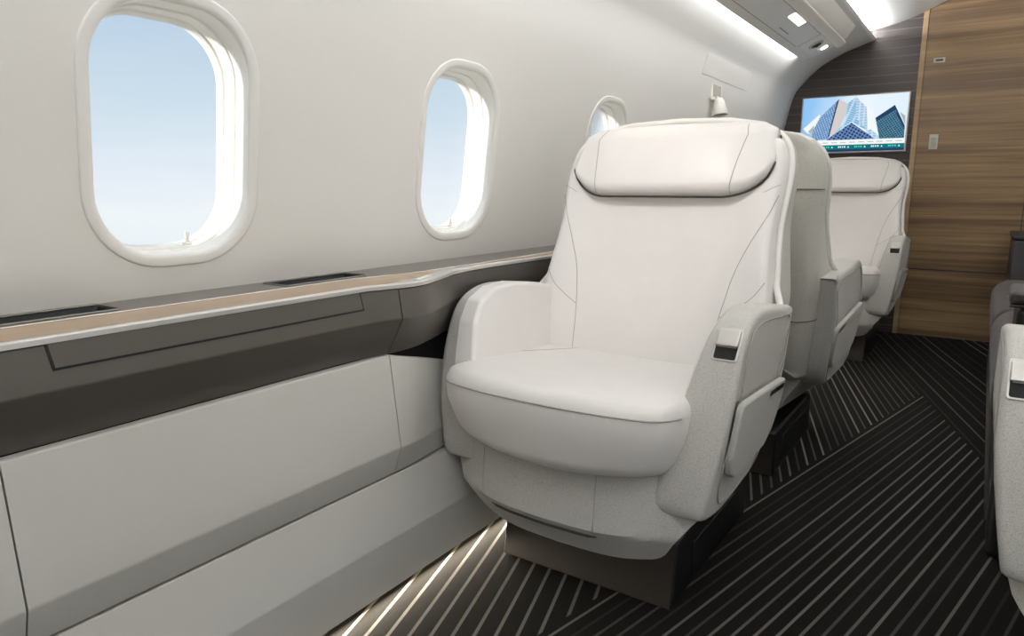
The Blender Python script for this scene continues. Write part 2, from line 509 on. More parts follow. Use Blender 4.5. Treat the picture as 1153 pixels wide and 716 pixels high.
# bulkheads: outline of the cabin section
half = [(-1.16, 0), (-1.20, .27), (-1.24, .59), (-1.40, .76)] + [(p.x, p.y) for p in SIDE[1:]] + [(p.x, p.y) for p in DOME if p.x > -.72]
outline = half + [(mirror(x), z) for x, z in reversed(half[:-1])]
def slab(name, pts, y0, y1, mat, parent=None, r=0.0):
    bm = bmesh.new(); o = [Vector(p) for p in pts]
    prism(bm, o, y0, y1, r, 0, lambda a, b, t: (a, t, b), 3)
    return finish(bm, name, mat, parent, angle=30)
big = [(x * 1.0 + (x - XC) * .05, z if z < .01 else z + .03) for x, z in outline]
structure(slab('wall_rear', big, Y0 - .06, Y0, M['liner']))
wf = structure(slab('wall_front', big, Y1 - .001, Y1 + .08, M['dark_panel']))
# walnut half of the front bulkhead, with its bright edge strip
def clip_right(xm, z0, z1, pts):
    zs = [p for p in pts if p[0] > xm]
    return zs
top = [(p.x, p.y) for p in DOME if p.x > -.44] ; top = [(-.44, 2.154)] + top + [(mirror(x), z) for x, z in reversed(top[:-1])]
rightside = [(mirror(p.x), p.y) for p in reversed(SIDE) if mirror(p.x) > .12]
wood_hi = [(-.44, .463)] + top[:-1] + [(mirror(-.754), 2.0)] + [q for q in rightside if q[0] > mirror(-.754)] + [(1.02, .60), (.80, .463)]
dn = structure(slab('door_1', [(-.44, .465), (.185, .465), (.185, 2.21), (-.19, 2.222), (-.346, 2.194), (-.44, 2.153)], Y1 - .008, Y1 + .03, M['wood_front'], None, .0015))
structure(slab('trim_1', [(-.474, 0), (-.443, 0), (-.443, 2.151), (-.474, 2.137)], Y1 - .012, Y1 + .03, M['wood_edge'], None, .002))
structure(slab('trim_2', [(-.44, 0.0), (.185, 0.0), (.185, .455), (-.44, .455)], Y1 - .008, Y1 + .03, M['wood_front'], None, .0015))
structure(slab('trim_3', [(.190, 0), (.80, 0), (.90, .5), (1.015, .85), (.90, 1.70), (.70, 1.86), (.37, 2.0), (.19, 2.1)], Y1 - .010, Y1 + .03, M['wood_front'], None, .0015))

# ------------------------------------------------------------------ left side: base panel, lower panels, fascia, ledge
def inset(y):   # how far the ledge front steps out of its line beside the first seat
    return keys([(1.10, 0), (1.23, .034), (1.36, 0), (1.48, -.044), (2.0, -.048)], y)
YS = frange(Y0, 1.0, 12) + frange(1.04, 2.0, 32)[0:] + frange(2.1, Y1, 14)
bm = bmesh.new()
prof = round_poly([(-1.22, .311), (-1.142, .311, .004), (-1.108, .172, .02), (-1.117, .036, .006), (-1.127, .030), (-1.22, .030)], 0, 5)
sweep(bm, [(p.x, p.y) for p in prof], frange(Y0, Y1, 24))
for f in bm.faces:
    f.normal_update()
    if f.normal.x < 0 and abs(f.normal.x) > .2: f.normal_flip()
structure(finish(bm, 'baseboard_left', M['panel'], angle=25))
# the dark void behind the panel joints
bm = bmesh.new(); sweep(bm, [(-1.215, .028), (-1.215, .30), (-1.235, .62), (-1.28, .70), (-1.385, .765)], [Y0, Y1])
structure(finish(bm, 'trim_4', M['gap'], angle=20))
# kick light under the base panel
led = box('kick_light', (-1.170, .1, .018), (-1.154, 5.2, .026), M['led'], None, .002)
tag(led, 'warm light strip glowing along the carpet under the grey base panel', 'light')

def lower_panel(y0, y1, root, dip=None):
    bm = bmesh.new()
    pr = round_poly([(-1.17, .612, .003), (-1.147, .612, .005), (-1.118, .386, .02), (-1.141, .317, .003), (-1.17, .317, .002)], 0.002, 4)
    ys = frange(y0 + .0015, y0 + .6, 24) + frange(y0 + .7, y1 - .0015, 6) if dip else frange(y0 + .0015, y1 - .0015, 2)
    def mp(i, x, y, z):
        if dip:
            k = clamp((y - y0) / .32)
            z = lerp(z, .317 + (z - .317) * .70, k); x -= .062 * sstep(y0 + .02, y0 + .26, y) * clamp((z - .28) / .12)
        return (x, y, z)
    sweep(bm, [(p.x, p.y) for p in pr], ys, mp, True, True)
    o = finish(bm, 'lower_panel', M['panel'], root, angle=30)
    o['label'] = 'light grey lower panel'
    return o

def fascia(name, y0, y1, label, drawer=None):
    root = thing(name, label, 'cabinet')
    pr = round_poly([(-1.230, .773, .001), (-1.137, .773, .002), (-1.126, .704, .012), (-1.166, .614, .003), (-1.230, .614, .001)], 0.002, 5)
    ys = [y for y in YS if y0 + .004 < y < y1 - .004]; ys = [y0 + .0012] + ys + [y1 - .0012]
    def mp(i, x, y, z): 
        d = inset(y) * (1 if z > .65 else .6)
        d -= (.020 if z > .65 else .030) * sstep(1.25, 1.6, y) * sstep(.76, .69, z)
        return (x + (d if x > -1.22 else min(0, d * .2)), y, z)
    bm = bmesh.new(); sweep(bm, [(p.x, p.y) for p in pr], ys, mp, True, True)
    finish(bm, 'body', M['fascia'], root, angle=30)
    return root
f1 = fascia('sideboard', Y0, 1.178, 'long sideboard with a flush dark drawer above light grey lower panels')
f2 = fascia('sideboard', 1.178, Y1, 'sideboard section curving back behind the nearest seat, dark above light grey')
lower_panel(Y0, .375, f1); lower_panel(.375, 1.178, f1); lower_panel(1.178, Y1, f2, True)
def face_x(z): return lerp(-1.137, -1.126, (.775 - z) / .073)
# drawer front: dark joint line around a flush plate
bm = bmesh.new()
prism(bm, [Vector(p) for p in ((.4475, .7745), (.4525, .7335), (1.0865, .7335), (1.0815, .7745))], .0002, .0011, 0, 0, lambda a, b, t: (face_x(b) + t, a, b))
finish(bm, 'drawer_joint', M['gap'], f1, angle=30)
bm = bmesh.new()
prism(bm, [Vector(p) for p in ((.4515, .776), (.4562, .7372), (1.0828, .7372), (1.0778, .776))], .0002, .0014, 0, .0003, lambda a, b, t: (face_x(b) + t, a, b), 2)
finish(bm, 'drawer', M['fascia'], f1, angle=30)

# ledge
ledge = thing('side_ledge', 'long window ledge with wood inlay and bright metal edge along the left wall', 'ledge')
LZ = .785
def inner(y): return keys([(1.18, -1.272), (1.40, -1.236), (1.70, -1.238), (2.2, -1.262)], y)
def strip(name, f0, f1, z, mat, y0=Y0, y1=Y1, th=.006, r=.0012, ysel=None):
    ys = [y for y in (ysel or YS) if y0 + .003 < y < y1 - .003]; ys = [y0] + ys + [y1]
    bm = bmesh.new(); rows = []
    for y in ys:
        a, b = f0(y), f1(y)
        rows.append([bm.verts.new(p) for p in ((a, y, z - th), (a, y, z - r), (a + r, y, z), (b - r, y, z), (b, y, z - r), (b, y, z - th))])
    for p, q in zip(rows, rows[1:]):
        for i in range(6): bm.faces.new((p[i], p[(i + 1) % 6], q[(i + 1) % 6], q[i]))
    bm.faces.new(rows[0]); bm.faces.new(rows[-1])
    return finish(bm, name, mat, ledge, angle=30)
fr = lambda y: -1.134 + inset(y)
edge_in = lambda y: fr(y) - .013 - .030 * sstep(1.14, 1.24, y) * (1 - sstep(1.42, 1.6, y))
strip('metal_edge', edge_in, fr, LZ + .001, M['silver'], th=.011, r=.003)
strip('wood_inlay', lambda y: inner(y) + .006, lambda y: edge_in(y) - .0008, LZ, M['wood_ledge'])
strip('metal_line', inner, lambda y: inner(y) + .0055, LZ + .0006, M['silver'], r=.001)
# dark top strip with two sunk trays
TR = [(.02, .640), (1.005, 1.255)]
TXO, TXI = -1.378, -1.288
bm = bmesh.new()
def q4(a, b, c, d): bm.faces.new([bm.verts.new(p) for p in (a, b, c, d)])
def flat(x0, x1, y0, y1, z=LZ - .0005, f1=None):
    ys = [y0] + [y for y in YS if y0 < y < y1] + [y1]
    for a, b in zip(ys, ys[1:]):
        xa, xb = (f1(a), f1(b)) if f1 else (x1, x1)
        q4((x0, a, z), (xa, a, z), (xb, b, z), (x0, b, z))
flat(-1.3985, TXO, Y0, Y1)
prev = Y0
for a, b in TR:
    flat(TXO, TXI, prev, a); prev = b
flat(TXO, TXI, prev, Y1)
flat(TXI, None, Y0, Y1, f1=lambda y: inner(y) - .0005)
# front skirt under the strip so that it is a solid shelf
for f in bm.faces:
    f.normal_update()
    if f.normal.z < -.5: f.normal_flip()
me_top = finish(bm, 'top_strip', M['ledge_dark'], ledge, angle=20)
for a, b in TR:
    bm = bmesh.new()
    o = [Vector(p) for p in ((TXO, a), (TXI, a), (TXI, b), (TXO, b))]
    ow = round_poly(o, .012, 4)
    n = len(ow)
    r1 = [bm.verts.new((p.x, p.y, LZ)) for p in ow]; r2 = [bm.verts.new((lerp(p.x, (TXO+TXI)/2, .10), lerp(p.y, (a+b)/2, .03), LZ - .028)) for p in ow]
    for i in range(n): bm.faces.new((r1[i], r1[(i+1) % n], r2[(i+1) % n], r2[i]))
    bm.faces.new(r2)
    for f in bm.faces:
        f.normal_update()
    t = finish(bm, 'tray_well', M['tray'], ledge, angle=30)
    bm = bmesh.new(); tube(bm, [(p.x, p.y, LZ + .0005) for p in ow], .0028, 6, True)
    finish(bm, 'tray_rim', M['tray_rim'], t, angle=None)
# small row of control keys on the widened metal edge
for i in range(3):
    y = 1.262 + i * .026
    x = (fr(y) + edge_in(y)) / 2
    box('control_key', (x - .008, y - .009, LZ + .0005), (x + .008, y + .009, LZ + .0032), M['white_plastic'], ledge, .001)

# ------------------------------------------------------------------ overhead service panel and reading lamp
def psu_z(x): return 1.795 + .45 * (x + 1.05)
psu = thing('service_panel', 'long overhead service panel with reading light and air vent below the ceiling', 'overhead panel', (0, 0, 0))
sec = round_poly([(-1.058, psu_z(-1.058), .006), (-.826, psu_z(-.826), .006), (-.785, 1.985, .004), (-.80, 1.99), (-1.00, 1.876), (-1.062, 1.818, .003)], .002, 3)
bm = bmesh.new()
ys = frange(Y0, 4.80, 10) + [4.84, 4.90, 4.96, 5.00]
def psu_map(i, x, y, z):
    k = sstep(4.80, 5.02, y) ** 2
    return (x, y, lerp(z, 1.955 + (x + .95) * .28, k * .92))
rows = sweep(bm, [(p.x, p.y) for p in sec], ys, psu_map, True, True)
finish(bm, 'housing', M['psu'], psu, angle=25)
def on_psu(x0, x1, y0, y1, t0, t1, r=.01, bev=.002):
    b = bmesh.new(); o = round_poly([(x0, y0), (x1, y0), (x1, y1), (x0, y1)], r, 4)
    prism(b, o, t0, t1, 0, bev, lambda a, c, t: (a + t * .41, c, psu_z(a) - t * .91), 3)
    return b
finish(on_psu(-1.016, -.886, -.9, 4.445, -.002, .0008, .004, 0), 'panel_joint', M['dark_metal'], psu, angle=30)
finish(on_psu(-1.0135, -.8885, -.898, 4.443, .0005, .0025, .004, .001), 'inset_panel', M['psu_inset'], psu, angle=30)
finish(on_psu(-.884, -.828, -.9, 4.90, -.003, .016, .026, .008), 'raised_band', M['psu_band'], psu, angle=30)
vp = finish(on_psu(-1.008, -.886, 4.455, 4.86, .0005, .004, .012, .0015), 'vent_plate', M['psu_inset'], psu, angle=30)
def psu_lathe(name, prof, x, y, mat, parent):
    n = Vector((.41, 0, -.91)).normalized()
    Mx = Matrix.Translation((x, y, psu_z(x))) @ n.to_track_quat('Z', 'Y').to_matrix().to_4x4()
    b = bmesh.new(); lathe(b, prof, Mx, 20); return finish(b, name, mat, parent, angle=35)
psu_lathe('vent_ring', [(.044, .002), (.044, .008), (.036, .012), (.030, .006), (.030, .003)], -.940, 4.60, M['silver'], vp)
psu_lathe('vent_nozzle', [(.0295, .003), (.026, .014), (.012, .019), (.004, .012)], -.940, 4.60, M['dark_metal'], vp)
psu_lathe('spot_lamp', [(.022, .002), (.022, .008), (.016, .010), (.014, .006)], -.925, 4.76, M['lamp_glow'], vp)
psu_lathe('button', [(.016, .002), (.016, .007), (.012, .009)], -.965, 4.74, M['white_plastic'], vp)
finish(on_psu(-.928, -.892, 3.84, 4.08, .002, .0045, .006, .001), 'reading_light', M['lamp_glow'], psu, angle=30)
finish(on_psu(-.990, -.984, 3.93, 4.12, .002, .0034, .001, 0), 'panel_latch', M['grille'], psu, angle=30)

# hatch outline on the sidewall
def wall_plate(name, y0, y1, z0, z1, mat, parent, t0=-.002, t1=.0016, r=.006, bev=.0006):
    b = bmesh.new(); o = resample(round_poly([(y0, z0), (y1, z0), (y1, z1), (y0, z1)], r, 3), .03)
    prism(b, o, t0, t1, 0, bev, lambda a, c, t: (side_x(c) + t, a, c), 2)
    return finish(b, name, mat, parent, angle=30)
hatch = wall_plate('access_hatch', 3.62, 4.40, 1.58, 1.68, M['liner'], None)
tag(hatch, 'flat white access hatch on the curved sidewall above the small gooseneck lamp', 'hatch')

rl = thing('reading_lamp', 'small white hooded reading lamp on the left wall beyond the nearest seat', 'lamp', (side_x(1.50), 3.87, 1.50))
def loc(p): return Vector(p)
b = bmesh.new(); roundbox(b, (.006, .085, .046), .005, (1, 1, 1), 2, None, (.004, .02, .018)); finish(b, 'mount_plate', M['white_plastic'], rl, angle=None, wn=True)
b = bmesh.new(); roundbox(b, (.003, .062, .030), .002, (1, 1, 1), 2, None, (.010, .02, .022)); finish(b, 'grille', M['grille'], rl, angle=None, wn=True)
ax = Vector((.16, -.10, -1)).normalized()
Mx = Matrix.Translation((.030, -.005, -.022)) @ ax.to_track_quat('Z', 'Y').to_matrix().to_4x4()
b = bmesh.new(); lathe(b, [(.010, -.006), (.020, 0), (.028, .014), (.036, .05), (.043, .082), (.043, .087), (.038, .087), (.034, .06)], Mx, 24)
sh = finish(b, 'lamp_shade', M['white_plastic'], rl, angle=40)
b = bmesh.new(); lathe(b, [(.036, .078), (.036, .080)], Mx, 20); finish(b, 'lamp_opening', M['grille'], sh, angle=30)
b = bmesh.new(); tube(b, spline([(.0, .0, -.012), (.02, -.002, -.012), (.030, -.004, -.018), (.030, -.005, -.030)], 6), .006, 8); finish(b, 'arm', M['white_plastic'], rl, angle=None)
b = bmesh.new()
tube(b, spline([(-.010, -.09, -.165), (.012, -.08, -.150), (.018, -.04, -.142), (.016, .03, -.146), (-.004, .07, -.165)], 6), .006, 8)
finish(b, 'cord', M['white_plastic'], rl, angle=None)

# ------------------------------------------------------------------ front bulkhead fittings
def plate(name, label, x, z, w, h, slot):
    r = thing(name, label, 'switch plate', (x, Y1 - .007, z))
    b = bmesh.new(); roundbox(b, (w / 2, .004, h / 2), .0035, (1, 1, 1), 2, None, (0, -.004, 0)); finish(b, 'plate', M['silver'], r, angle=None, wn=True)
    b = bmesh.new(); roundbox(b, (slot[0] / 2, .002, slot[1] / 2), .0015, (1, 1, 1), 2, None, (slot[2], -.008, slot[3])); finish(b, slot[4], M[slot[5]], r, angle=None, wn=True)
plate('door_plate', 'small horizontal metal plate high on the walnut bulkhead', -.360, 1.828, .066, .032, (.042, .014, 0, 0, 'slot', 'dark_metal'))
plate('door_plate', 'small upright metal plate on the walnut bulkhead level with the screen', -.345, 1.310, .052, .098, (.030, .066, 0, -.006, 'pad', 'grille'))

tv = thing('wall_screen', 'flat wall screen showing glass office towers and a teal ticker', 'screen', (0, Y1 - .001, 0))
b = bmesh.new(); roundbox(b, (.343, .012, .197), .004, (1, 1, 1), 2, None, (-.845, -.012, 1.448)); finish(b, 'bezel', M['silver'], tv, angle=None, wn=True)
def sky_mat():
    m = NT('screen_sky'); v = m.coords(); sp = m.n('ShaderNodeSeparateXYZ'); m.l(v, sp.inputs[0])
    f = m.math('DIVIDE', m.math('ADD', sp.outputs[0], 1.18), .67)
    nz = m.noise(v, 5, 3)
    f = m.math('ADD', f, m.math('MULTIPLY', m.math('SUBTRACT', nz, .5), .5))
    col = m.ramp(f, [(0.0, lin((140, 195, 245))), (.35, lin((190, 222, 250))), (.6, lin((235, 246, 255))), (1, lin((226, 242, 252)))])
    e = m.n('ShaderNodeEmission'); m.l(col, e.inputs[0]); e.inputs[1].default_value = 1.0; m.l(e.outputs[0], m.out.inputs[0]); return m.m
def facade(name, a, bcol, rot, sx, sz):
    m = NT(name); tc = m.n('ShaderNodeTexCoord'); mp = m.n('ShaderNodeMapping'); mp.inputs['Rotation'].default_value = (0, math.radians(rot), 0)
    m.l(tc.outputs['Object'], mp.inputs[0]); sp = m.n('ShaderNodeSeparateXYZ'); m.l(mp.outputs[0], sp.inputs[0])
    lx = m.math('LESS_THAN', m.math('FRACT', m.math('DIVIDE', sp.outputs[0], sx)), .28)
    lz = m.math('LESS_THAN', m.math('FRACT', m.math('DIVIDE', sp.outputs[2], sz)), .3)
    nz = m.noise(tc.outputs['Object'], 40, 2)
    f = m.math('MAXIMUM', lx, lz); f = m.math('MULTIPLY', f, m.math('ADD', nz, .2))
    e = m.n('ShaderNodeEmission'); m.l(m.mix(f, lin(a), lin(bcol)), e.inputs[0]); m.l(e.outputs[0], m.out.inputs[0]); return m.m
TVM = {'sky': sky_mat(), 'blue': facade('screen_blue_tower', (72, 122, 178), (186, 214, 240), 22, .016, .012), 'navy': emis('screen_navy', (40, 66, 104), 1),
       'beige': emis('screen_stone', (214, 208, 206), 1), 'pale': facade('screen_pale_tower', (160, 196, 226), (226, 238, 248), 0, .03, .018),
       'ltblue': facade('screen_light_tower', (120, 178, 220), (214, 234, 246), -20, .05, .014),
       'deep': facade('screen_deep_glass', (44, 66, 122), (130, 168, 206), -30, .022, .02), 'teal_t': facade('screen_teal_tower', (34, 76, 104), (110, 160, 180), 35, .014, .014),
       'white': emis('screen_white', (246, 250, 250), 1), 'teal': emis('screen_teal', (20, 120, 124), 1), 'grey': emis('screen_grey', (176, 184, 190), 1), 'green': emis('screen_green', (90, 214, 190), 1)}
POLY = [('sky', [(-1.178, 1.638), (-.512, 1.638), (-.512, 1.262), (-1.178, 1.262)]),
 ('white', [(-1.167, 1.43), (-1.063, 1.525), (-1.057, 1.501), (-1.108, 1.389), (-1.141, 1.4)]),
 ('grey', [(-1.129, 1.414), (-1.094, 1.451), (-1.098, 1.384), (-1.132, 1.405)]),
 ('blue', [(-1.061, 1.501), (-.945, 1.621), (-1.0, 1.352), (-1.105, 1.345), (-1.101, 1.413)]),
 ('navy', [(-.955, 1.607), (-.942, 1.622), (-.982, 1.379), (-1.0, 1.352)]),
 ('beige', [(-.942, 1.622), (-.88, 1.584), (-.896, 1.506), (-.925, 1.433), (-.961, 1.379), (-.988, 1.375)]),
 ('ltblue', [(-.881, 1.593), (-.834, 1.63), (-.826, 1.489), (-.892, 1.464), (-.891, 1.506)]),
 ('pale', [(-.834, 1.63), (-.761, 1.554), (-.743, 1.388), (-.828, 1.484)]),
 ('white', [(-.834, 1.63), (-.724, 1.541), (-.761, 1.554)]),
 ('white', [(-.763, 1.554), (-.724, 1.538), (-.7, 1.432), (-.678, 1.376), (-.732, 1.41), (-.744, 1.397)]),
 ('deep', [(-.957, 1.383), (-.852, 1.458), (-.846, 1.343), (-1.009, 1.343)]),
 ('deep', [(-.852, 1.458), (-.756, 1.389), (-.693, 1.343), (-.846, 1.343)]),
 ('ltblue', [(-.892, 1.464), (-.826, 1.489), (-.739, 1.392), (-.853, 1.465), (-.958, 1.388)]),
 ('pale', [(-.756, 1.393), (-.728, 1.41), (-.654, 1.343), (-.701, 1.343)]),
 ('grey', [(-.558, 1.514), (-.523, 1.486), (-.517, 1.423)]),
 ('teal_t', [(-.703, 1.482), (-.591, 1.561), (-.521, 1.419), (-.518, 1.342), (-.667, 1.342)]),
 ('navy', [(-.591, 1.561), (-.521, 1.423), (-.519, 1.396), (-.572, 1.488)]),
 ('navy', [(-.703, 1.482), (-.591, 1.561), (-.58, 1.529), (-.694, 1.463)]),
 ('white', [(-1.178, 1.344), (-.512, 1.342), (-.512, 1.308), (-1.178, 1.309)]),
 ('teal', [(-1.178, 1.309), (-.512, 1.308), (-.512, 1.279), (-1.178, 1.277)]),
 ('navy', [(-1.178, 1.277), (-.512, 1.279), (-.512, 1.262), (-1.178, 1.262)])]
def tri(x, z, s): return [(x - s, z - s), (x + s, z - s), (x, z + s)]
for i in range(5):                                   # ticker figures and arrows, too small to read
    x0 = -1.03 + i * .105
    for j, wd in enumerate((.010, .007, .007, .010)): POLY.append(('white' if i % 2 else 'green', [(x0 + j*.0125, 1.289), (x0 + j*.0125 + wd, 1.289), (x0 + j*.0125 + wd, 1.299), (x0 + j*.0125, 1.299)]))
    POLY.append(('white', tri(x0 + .066, 1.294, .006)))
for i in range(9):
    x0 = -1.03 + i * .058
    POLY.append(('grey', [(x0, 1.322), (x0 + .038, 1.322), (x0 + .038, 1.327), (x0, 1.327)]))
mats = list(TVM); bm = bmesh.new()
for i, (mn, pts) in enumerate(POLY):
    vs = [bm.verts.new((x, -.0245 - i * .00004, z)) for x, z in pts]
    f = bm.faces.new(vs); f.normal_update()
    if f.normal.y > 0: f.normal_flip()
    f.material_index = mats.index(mn)
me = bpy.data.meshes.new('screen'); bm.to_mesh(me); bm.free()
for k in mats: me.materials.append(TVM[k])
o = bpy.data.objects.new('screen', me); COL.objects.link(o); o.parent = tv

# ------------------------------------------------------------------ cabin seats
def back_y(z): return keys([(.40, .335), (.50, .365), (.70, .445), (.85, .50), (1.0, .545), (1.16, .60), (1.2, .61)], z)
def half_w(z): return keys([(.33, .300), (.45, .318), (.60, .336), (.70, .346), (.78, .338), (.86, .330), (.91, .328), (.98, .333), (1.03, .335), (1.09, .328), (1.13, .310), (1.155, .282)], z)
def seat(label, loc, rz=0, swivel=0.0, arm_rear=.46, arm_lift=0.0, aisle=1, pocket=True, group='white leather cabin seats'):
    root = thing('cabin_seat', label, 'seat', loc, rz, group)
    piv = Vector((0, .30, 0)); RM = Matrix.Translation(piv) @ Matrix.Rotation(swivel, 4, 'Z') @ Matrix.Translation(-piv)
    def put(bm, name, mat, parent=None, angle=40, wn=False):
        o = finish(bm, name, mat, parent or root, angle=angle, wn=wn)
        if parent is None and swivel: o.matrix_local = RM
        return o
    # --- plinth on the floor
    b = bmesh.new()
    def pw(c):
        x, y, z = c
        return (x, y + (.03 * (z / .165) if y < .2 else 0), z)
    roundbox(b, (.245, .305, .0825), (.012, .012, .012), (1, 1, 1), 3, pw, (0, .385, .0825))
    pl = finish(b, 'plinth', M['plinth_side'], root, angle=None, wn=True)
    b = bmesh.new(); roundbox(b, (.243, .004, .078), .003, (1, 1, 1), 2, lambda c: (c.x, c.y + .03 * (c.z / .165), c.z), (0, .0775, .081))
    finish(b, 'front_plate', M['plinth'], pl, angle=None, wn=True)
    b = bmesh.new(); roundbox(b, (.243, .004, .078), .003, (1, 1, 1), 2, None, (0, .692, .081))
    finish(b, 'rear_plate', M['plinth'], pl, angle=None, wn=True)
    for s in (-1, 1):
        b = bmesh.new(); roundbox(b, (.003, .19, .045), .002, (1, 1, 1), 2, None, (s * .2455, .40, .075)); finish(b, 'side_plate', M['plinth_side'], pl, angle=None, wn=True)
    # --- fabric body under the cushion
    FO = [(-.352, .40), (-.362, .33), (-.350, .275), (-.300, .228), (-.225, .188), (-.12, .180), (.12, .180), (.225, .188), (.300, .228), (.350, .275), (.362, .33), (.352, .40)]
    o = resample([Vector(p) for p in FO], .02)
    def fb(a, z, t):    # t 0 front .. 1 rear
        bulge = keys([(0, -.104), (.12, -.096), (.22, -.068), (.28, -.038), (.352, .006)], abs(a))
        slope = .060 * clamp((.245 - z) / .08) + .015 * clamp((z - .245) / .15)
        yf = bulge + slope
        yr = .60 - .05 * clamp((.40 - z) / .2)
        return (a, lerp(yf, yr, t), z)
    b = bmesh.new()
    # front face as a grid so the convex bow shows
    def lowz(a): 
        aa = abs(a)
        return keys([(0, .162), (.12, .162), (.21, .168), (.258, .186), (.29, .235), (.318, .275), (.345, .315), (.352, .34)], aa)
    na, nz = 64, 20; rows = []
    for i in range(na + 1):
        a = lerp(-.352, .352, i / na); zl = lowz(a); col = []
        for j in range(nz + 1):
            z = lerp(zl, .40, j / nz)
            col.append(b.verts.new(fb(a, z, 0)))
        rows.append(col)
    for i in range(na):
        for j in range(nz): b.faces.new((rows[i][j], rows[i + 1][j], rows[i + 1][j + 1], rows[i][j + 1]))
    # underside and sides run back from the front edge
    border = [rows[0][j] for j in range(nz, -1, -1)] + [rows[i][0] for i in range(1, na + 1)] + [rows[na][j] for j in range(1, nz + 1)]
    prev = border
    for t in (.08, .3, .6, 1.0):
        cur = []
        for v in border:
            y = lerp(v.co.y, .56, t)
            cur.append(b.verts.new((v.co.x * (1 - .16 * t), y, v.co.z + .02 * t)))
        for i in range(len(border) - 1): b.faces.new((prev[i], prev[i + 1], cur[i + 1], cur[i]))
        prev = cur
    b.faces.new(prev)
    bod = put(b, 'seat_body', M['fabric'], None, 24)
    # seams of the footrest flap and its finger slot
    def fpath(pts, off=.0012): 
        return [Vector(fb(a, z, 0)) + Vector((0, -off, 0)) for a, z in pts]
    for a in (-.20, .125):
        b = bmesh.new()
        tube(b, fpath([(a, z) for z in frange(.385, .245, 8)] + [(a + (.026 if a < 0 else .004) * t, .245 - .018 * t) for t in (.5, 1)], .0003), .0012, 5)
        put(b, 'footrest_seam', M['seam'], bod, None)
    b = bmesh.new(); tube(b, fpath([(a, .226) for a in frange(-.172, .128, 16)], .001), [.0015] + [.0045] * 15 + [.0015], 6)
    put(b, 'footrest_slot', M['shade_gap'], bod, None)
    # --- cushion
    def cw(c):
        x, y, z = c
        fx = clamp(abs(x) / .305)
        y2 = y
        wf = sstep(.30, -.10, y)
        y2 += (-.072 * (1 - fx ** 2.2) + .030 * max(0, (fx - .8) / .2) ** 2) * wf
        # top: crowned front, dished rear
        wt = clamp((z - .37) / .17)
        z2 = z + wt * (.010 * math.cos(fx * PI / 2) * sstep(.25, -.05, y) - .030 * sstep(-.05, .40, y) + .010 * (fx ** 2) * sstep(.05, .35, y))
        # the front face leans under
        y2 += .030 * clamp((.50 - z) / .12) * wf
        z2 += .020 * clamp((.50 - z) / .12) * (fx ** 2) * wf
        x2 = x * (1 + .03 * clamp((z - .40) / .15) * wf - .06 * clamp((.48 - z) / .09))
        return (x2, y2, z2)
    b = bmesh.new(); roundbox(b, (.302, .275, .0925), (.030, .038, .040), (14, 14, 3), 5, cw, (0, .17, .4725))
    cu = put(b, 'seat_cushion', M['leather'], None, None)
    # piping where the top panel meets the front
    b = bmesh.new(); pth = []
    for x in frange(-.301, .301, 44):
        k = abs(x) / .302
        y = -.1045 + .016 * max(0, (k - .90) / .10) ** 2
        p = Vector(cw(Vector((x, y, .536)))); p.y -= .0005; pth.append(p)
    tube(b, pth, .0021, 6)
    put(b, 'piping', M['seam'], cu, None)
    for s in (-1, 1):
        b = bmesh.new()
        tube(b, [Vector(cw(Vector((s * lerp(.300, .17, t), lerp(.10, .40, t ** .8), .565)))) + Vector((0, 0, .0000)) for t in frange(0, 1, 14)], .0010, 5)
        put(b, 'cushion_seam', M['seam'], cu, None)
    # --- backrest leather
    def bw(c):
        u, t, z = c           # u -1..1 across, t thickness (-front .. +rear)
        w = half_w(z) - .006
        x = u * w
        au = abs(u)
        wing = .026 * sstep(.55, .95, au) * (1 - .75 * sstep(.80, 1.0, z)) * sstep(.42, .56, z)
        dish = -.014 * (1 - min(1, au / .65) ** 2) * sstep(.95, .7, z)
        return (x, back_y(z) + t - (wing + dish if t < 0 else 0), z)
    b = bmesh.new(); roundbox(b, (1.0, .042, .35), (.07, .026, .04), (26, 2, 22), 5, bw, (0, .028, .80))
    bk = put(b, 'backrest', M['leather'], None, None)
    def bpt(u, z, off=.0004):
        return Vector(bw(Vector((u, -.014, z)))) + Vector((0, -off, 0))
    for s in (-1, 1):
        for rad, kp in ((.0012, [(.985, .985), (.93, .925), (.83, .86), (.73, .79), (.665, .72), (.635, .65), (.615, .53)]),
                        (.0010, [(.645, .665), (.76, .692), (.88, .725), (.975, .765)]), (.0008, [(.985, 1.012), (.93, 1.004), (.86, .992)])):
            b = bmesh.new(); tube(b, [bpt(s * q.x, q.y, 0) for q in spline(kp, 6)], rad, 5)
            put(b, 'backrest_seam', M['seam'], bk, None)
    # --- headrest
    def hw(c):
        u, t, z = c
        k = clamp((z - .98) / .21)
        w = .304 - .018 * k - .03 * max(0, k - .8) / .2
        au = abs(u)
        zb = z + .105 * (1 - math.sqrt(max(0, 1 - (clamp((au - .56) / .44) * .985) ** 2))) * (1 - k) - (.006 * au ** 2) * k
        crown = -.012 * (1 - au ** 2) + .028 * sstep(.6, 1.0, au)
        return (u * w, back_y(z) + t + (crown if t < 0 else 0) + .02 * (k ** 3) , zb)
    def hy(z): return -.008 - .050 * math.sqrt(max(0, 1 - clamp((abs(z - 1.083) - .0625) / .040) ** 2)) - .0004
    b = bmesh.new(); roundbox(b, (1.0, .060, .1025), (.07, .050, .040), (30, 2, 8), 5, hw, (0, .002, 1.083))
    hd = put(b, 'headrest', M['leather'], None, None)
    for s in (-1, 1):
        b = bmesh.new()
        tube(b, [Vector(hw(Vector((s * lerp(.66, .80, t ** 1.3), hy(lerp(.986, 1.178, t)), lerp(.986, 1.178, t))))) for t in frange(0.0, 1, 30)], .0011, 5)
        put(b, 'headrest_seam', M['seam'], hd, None)
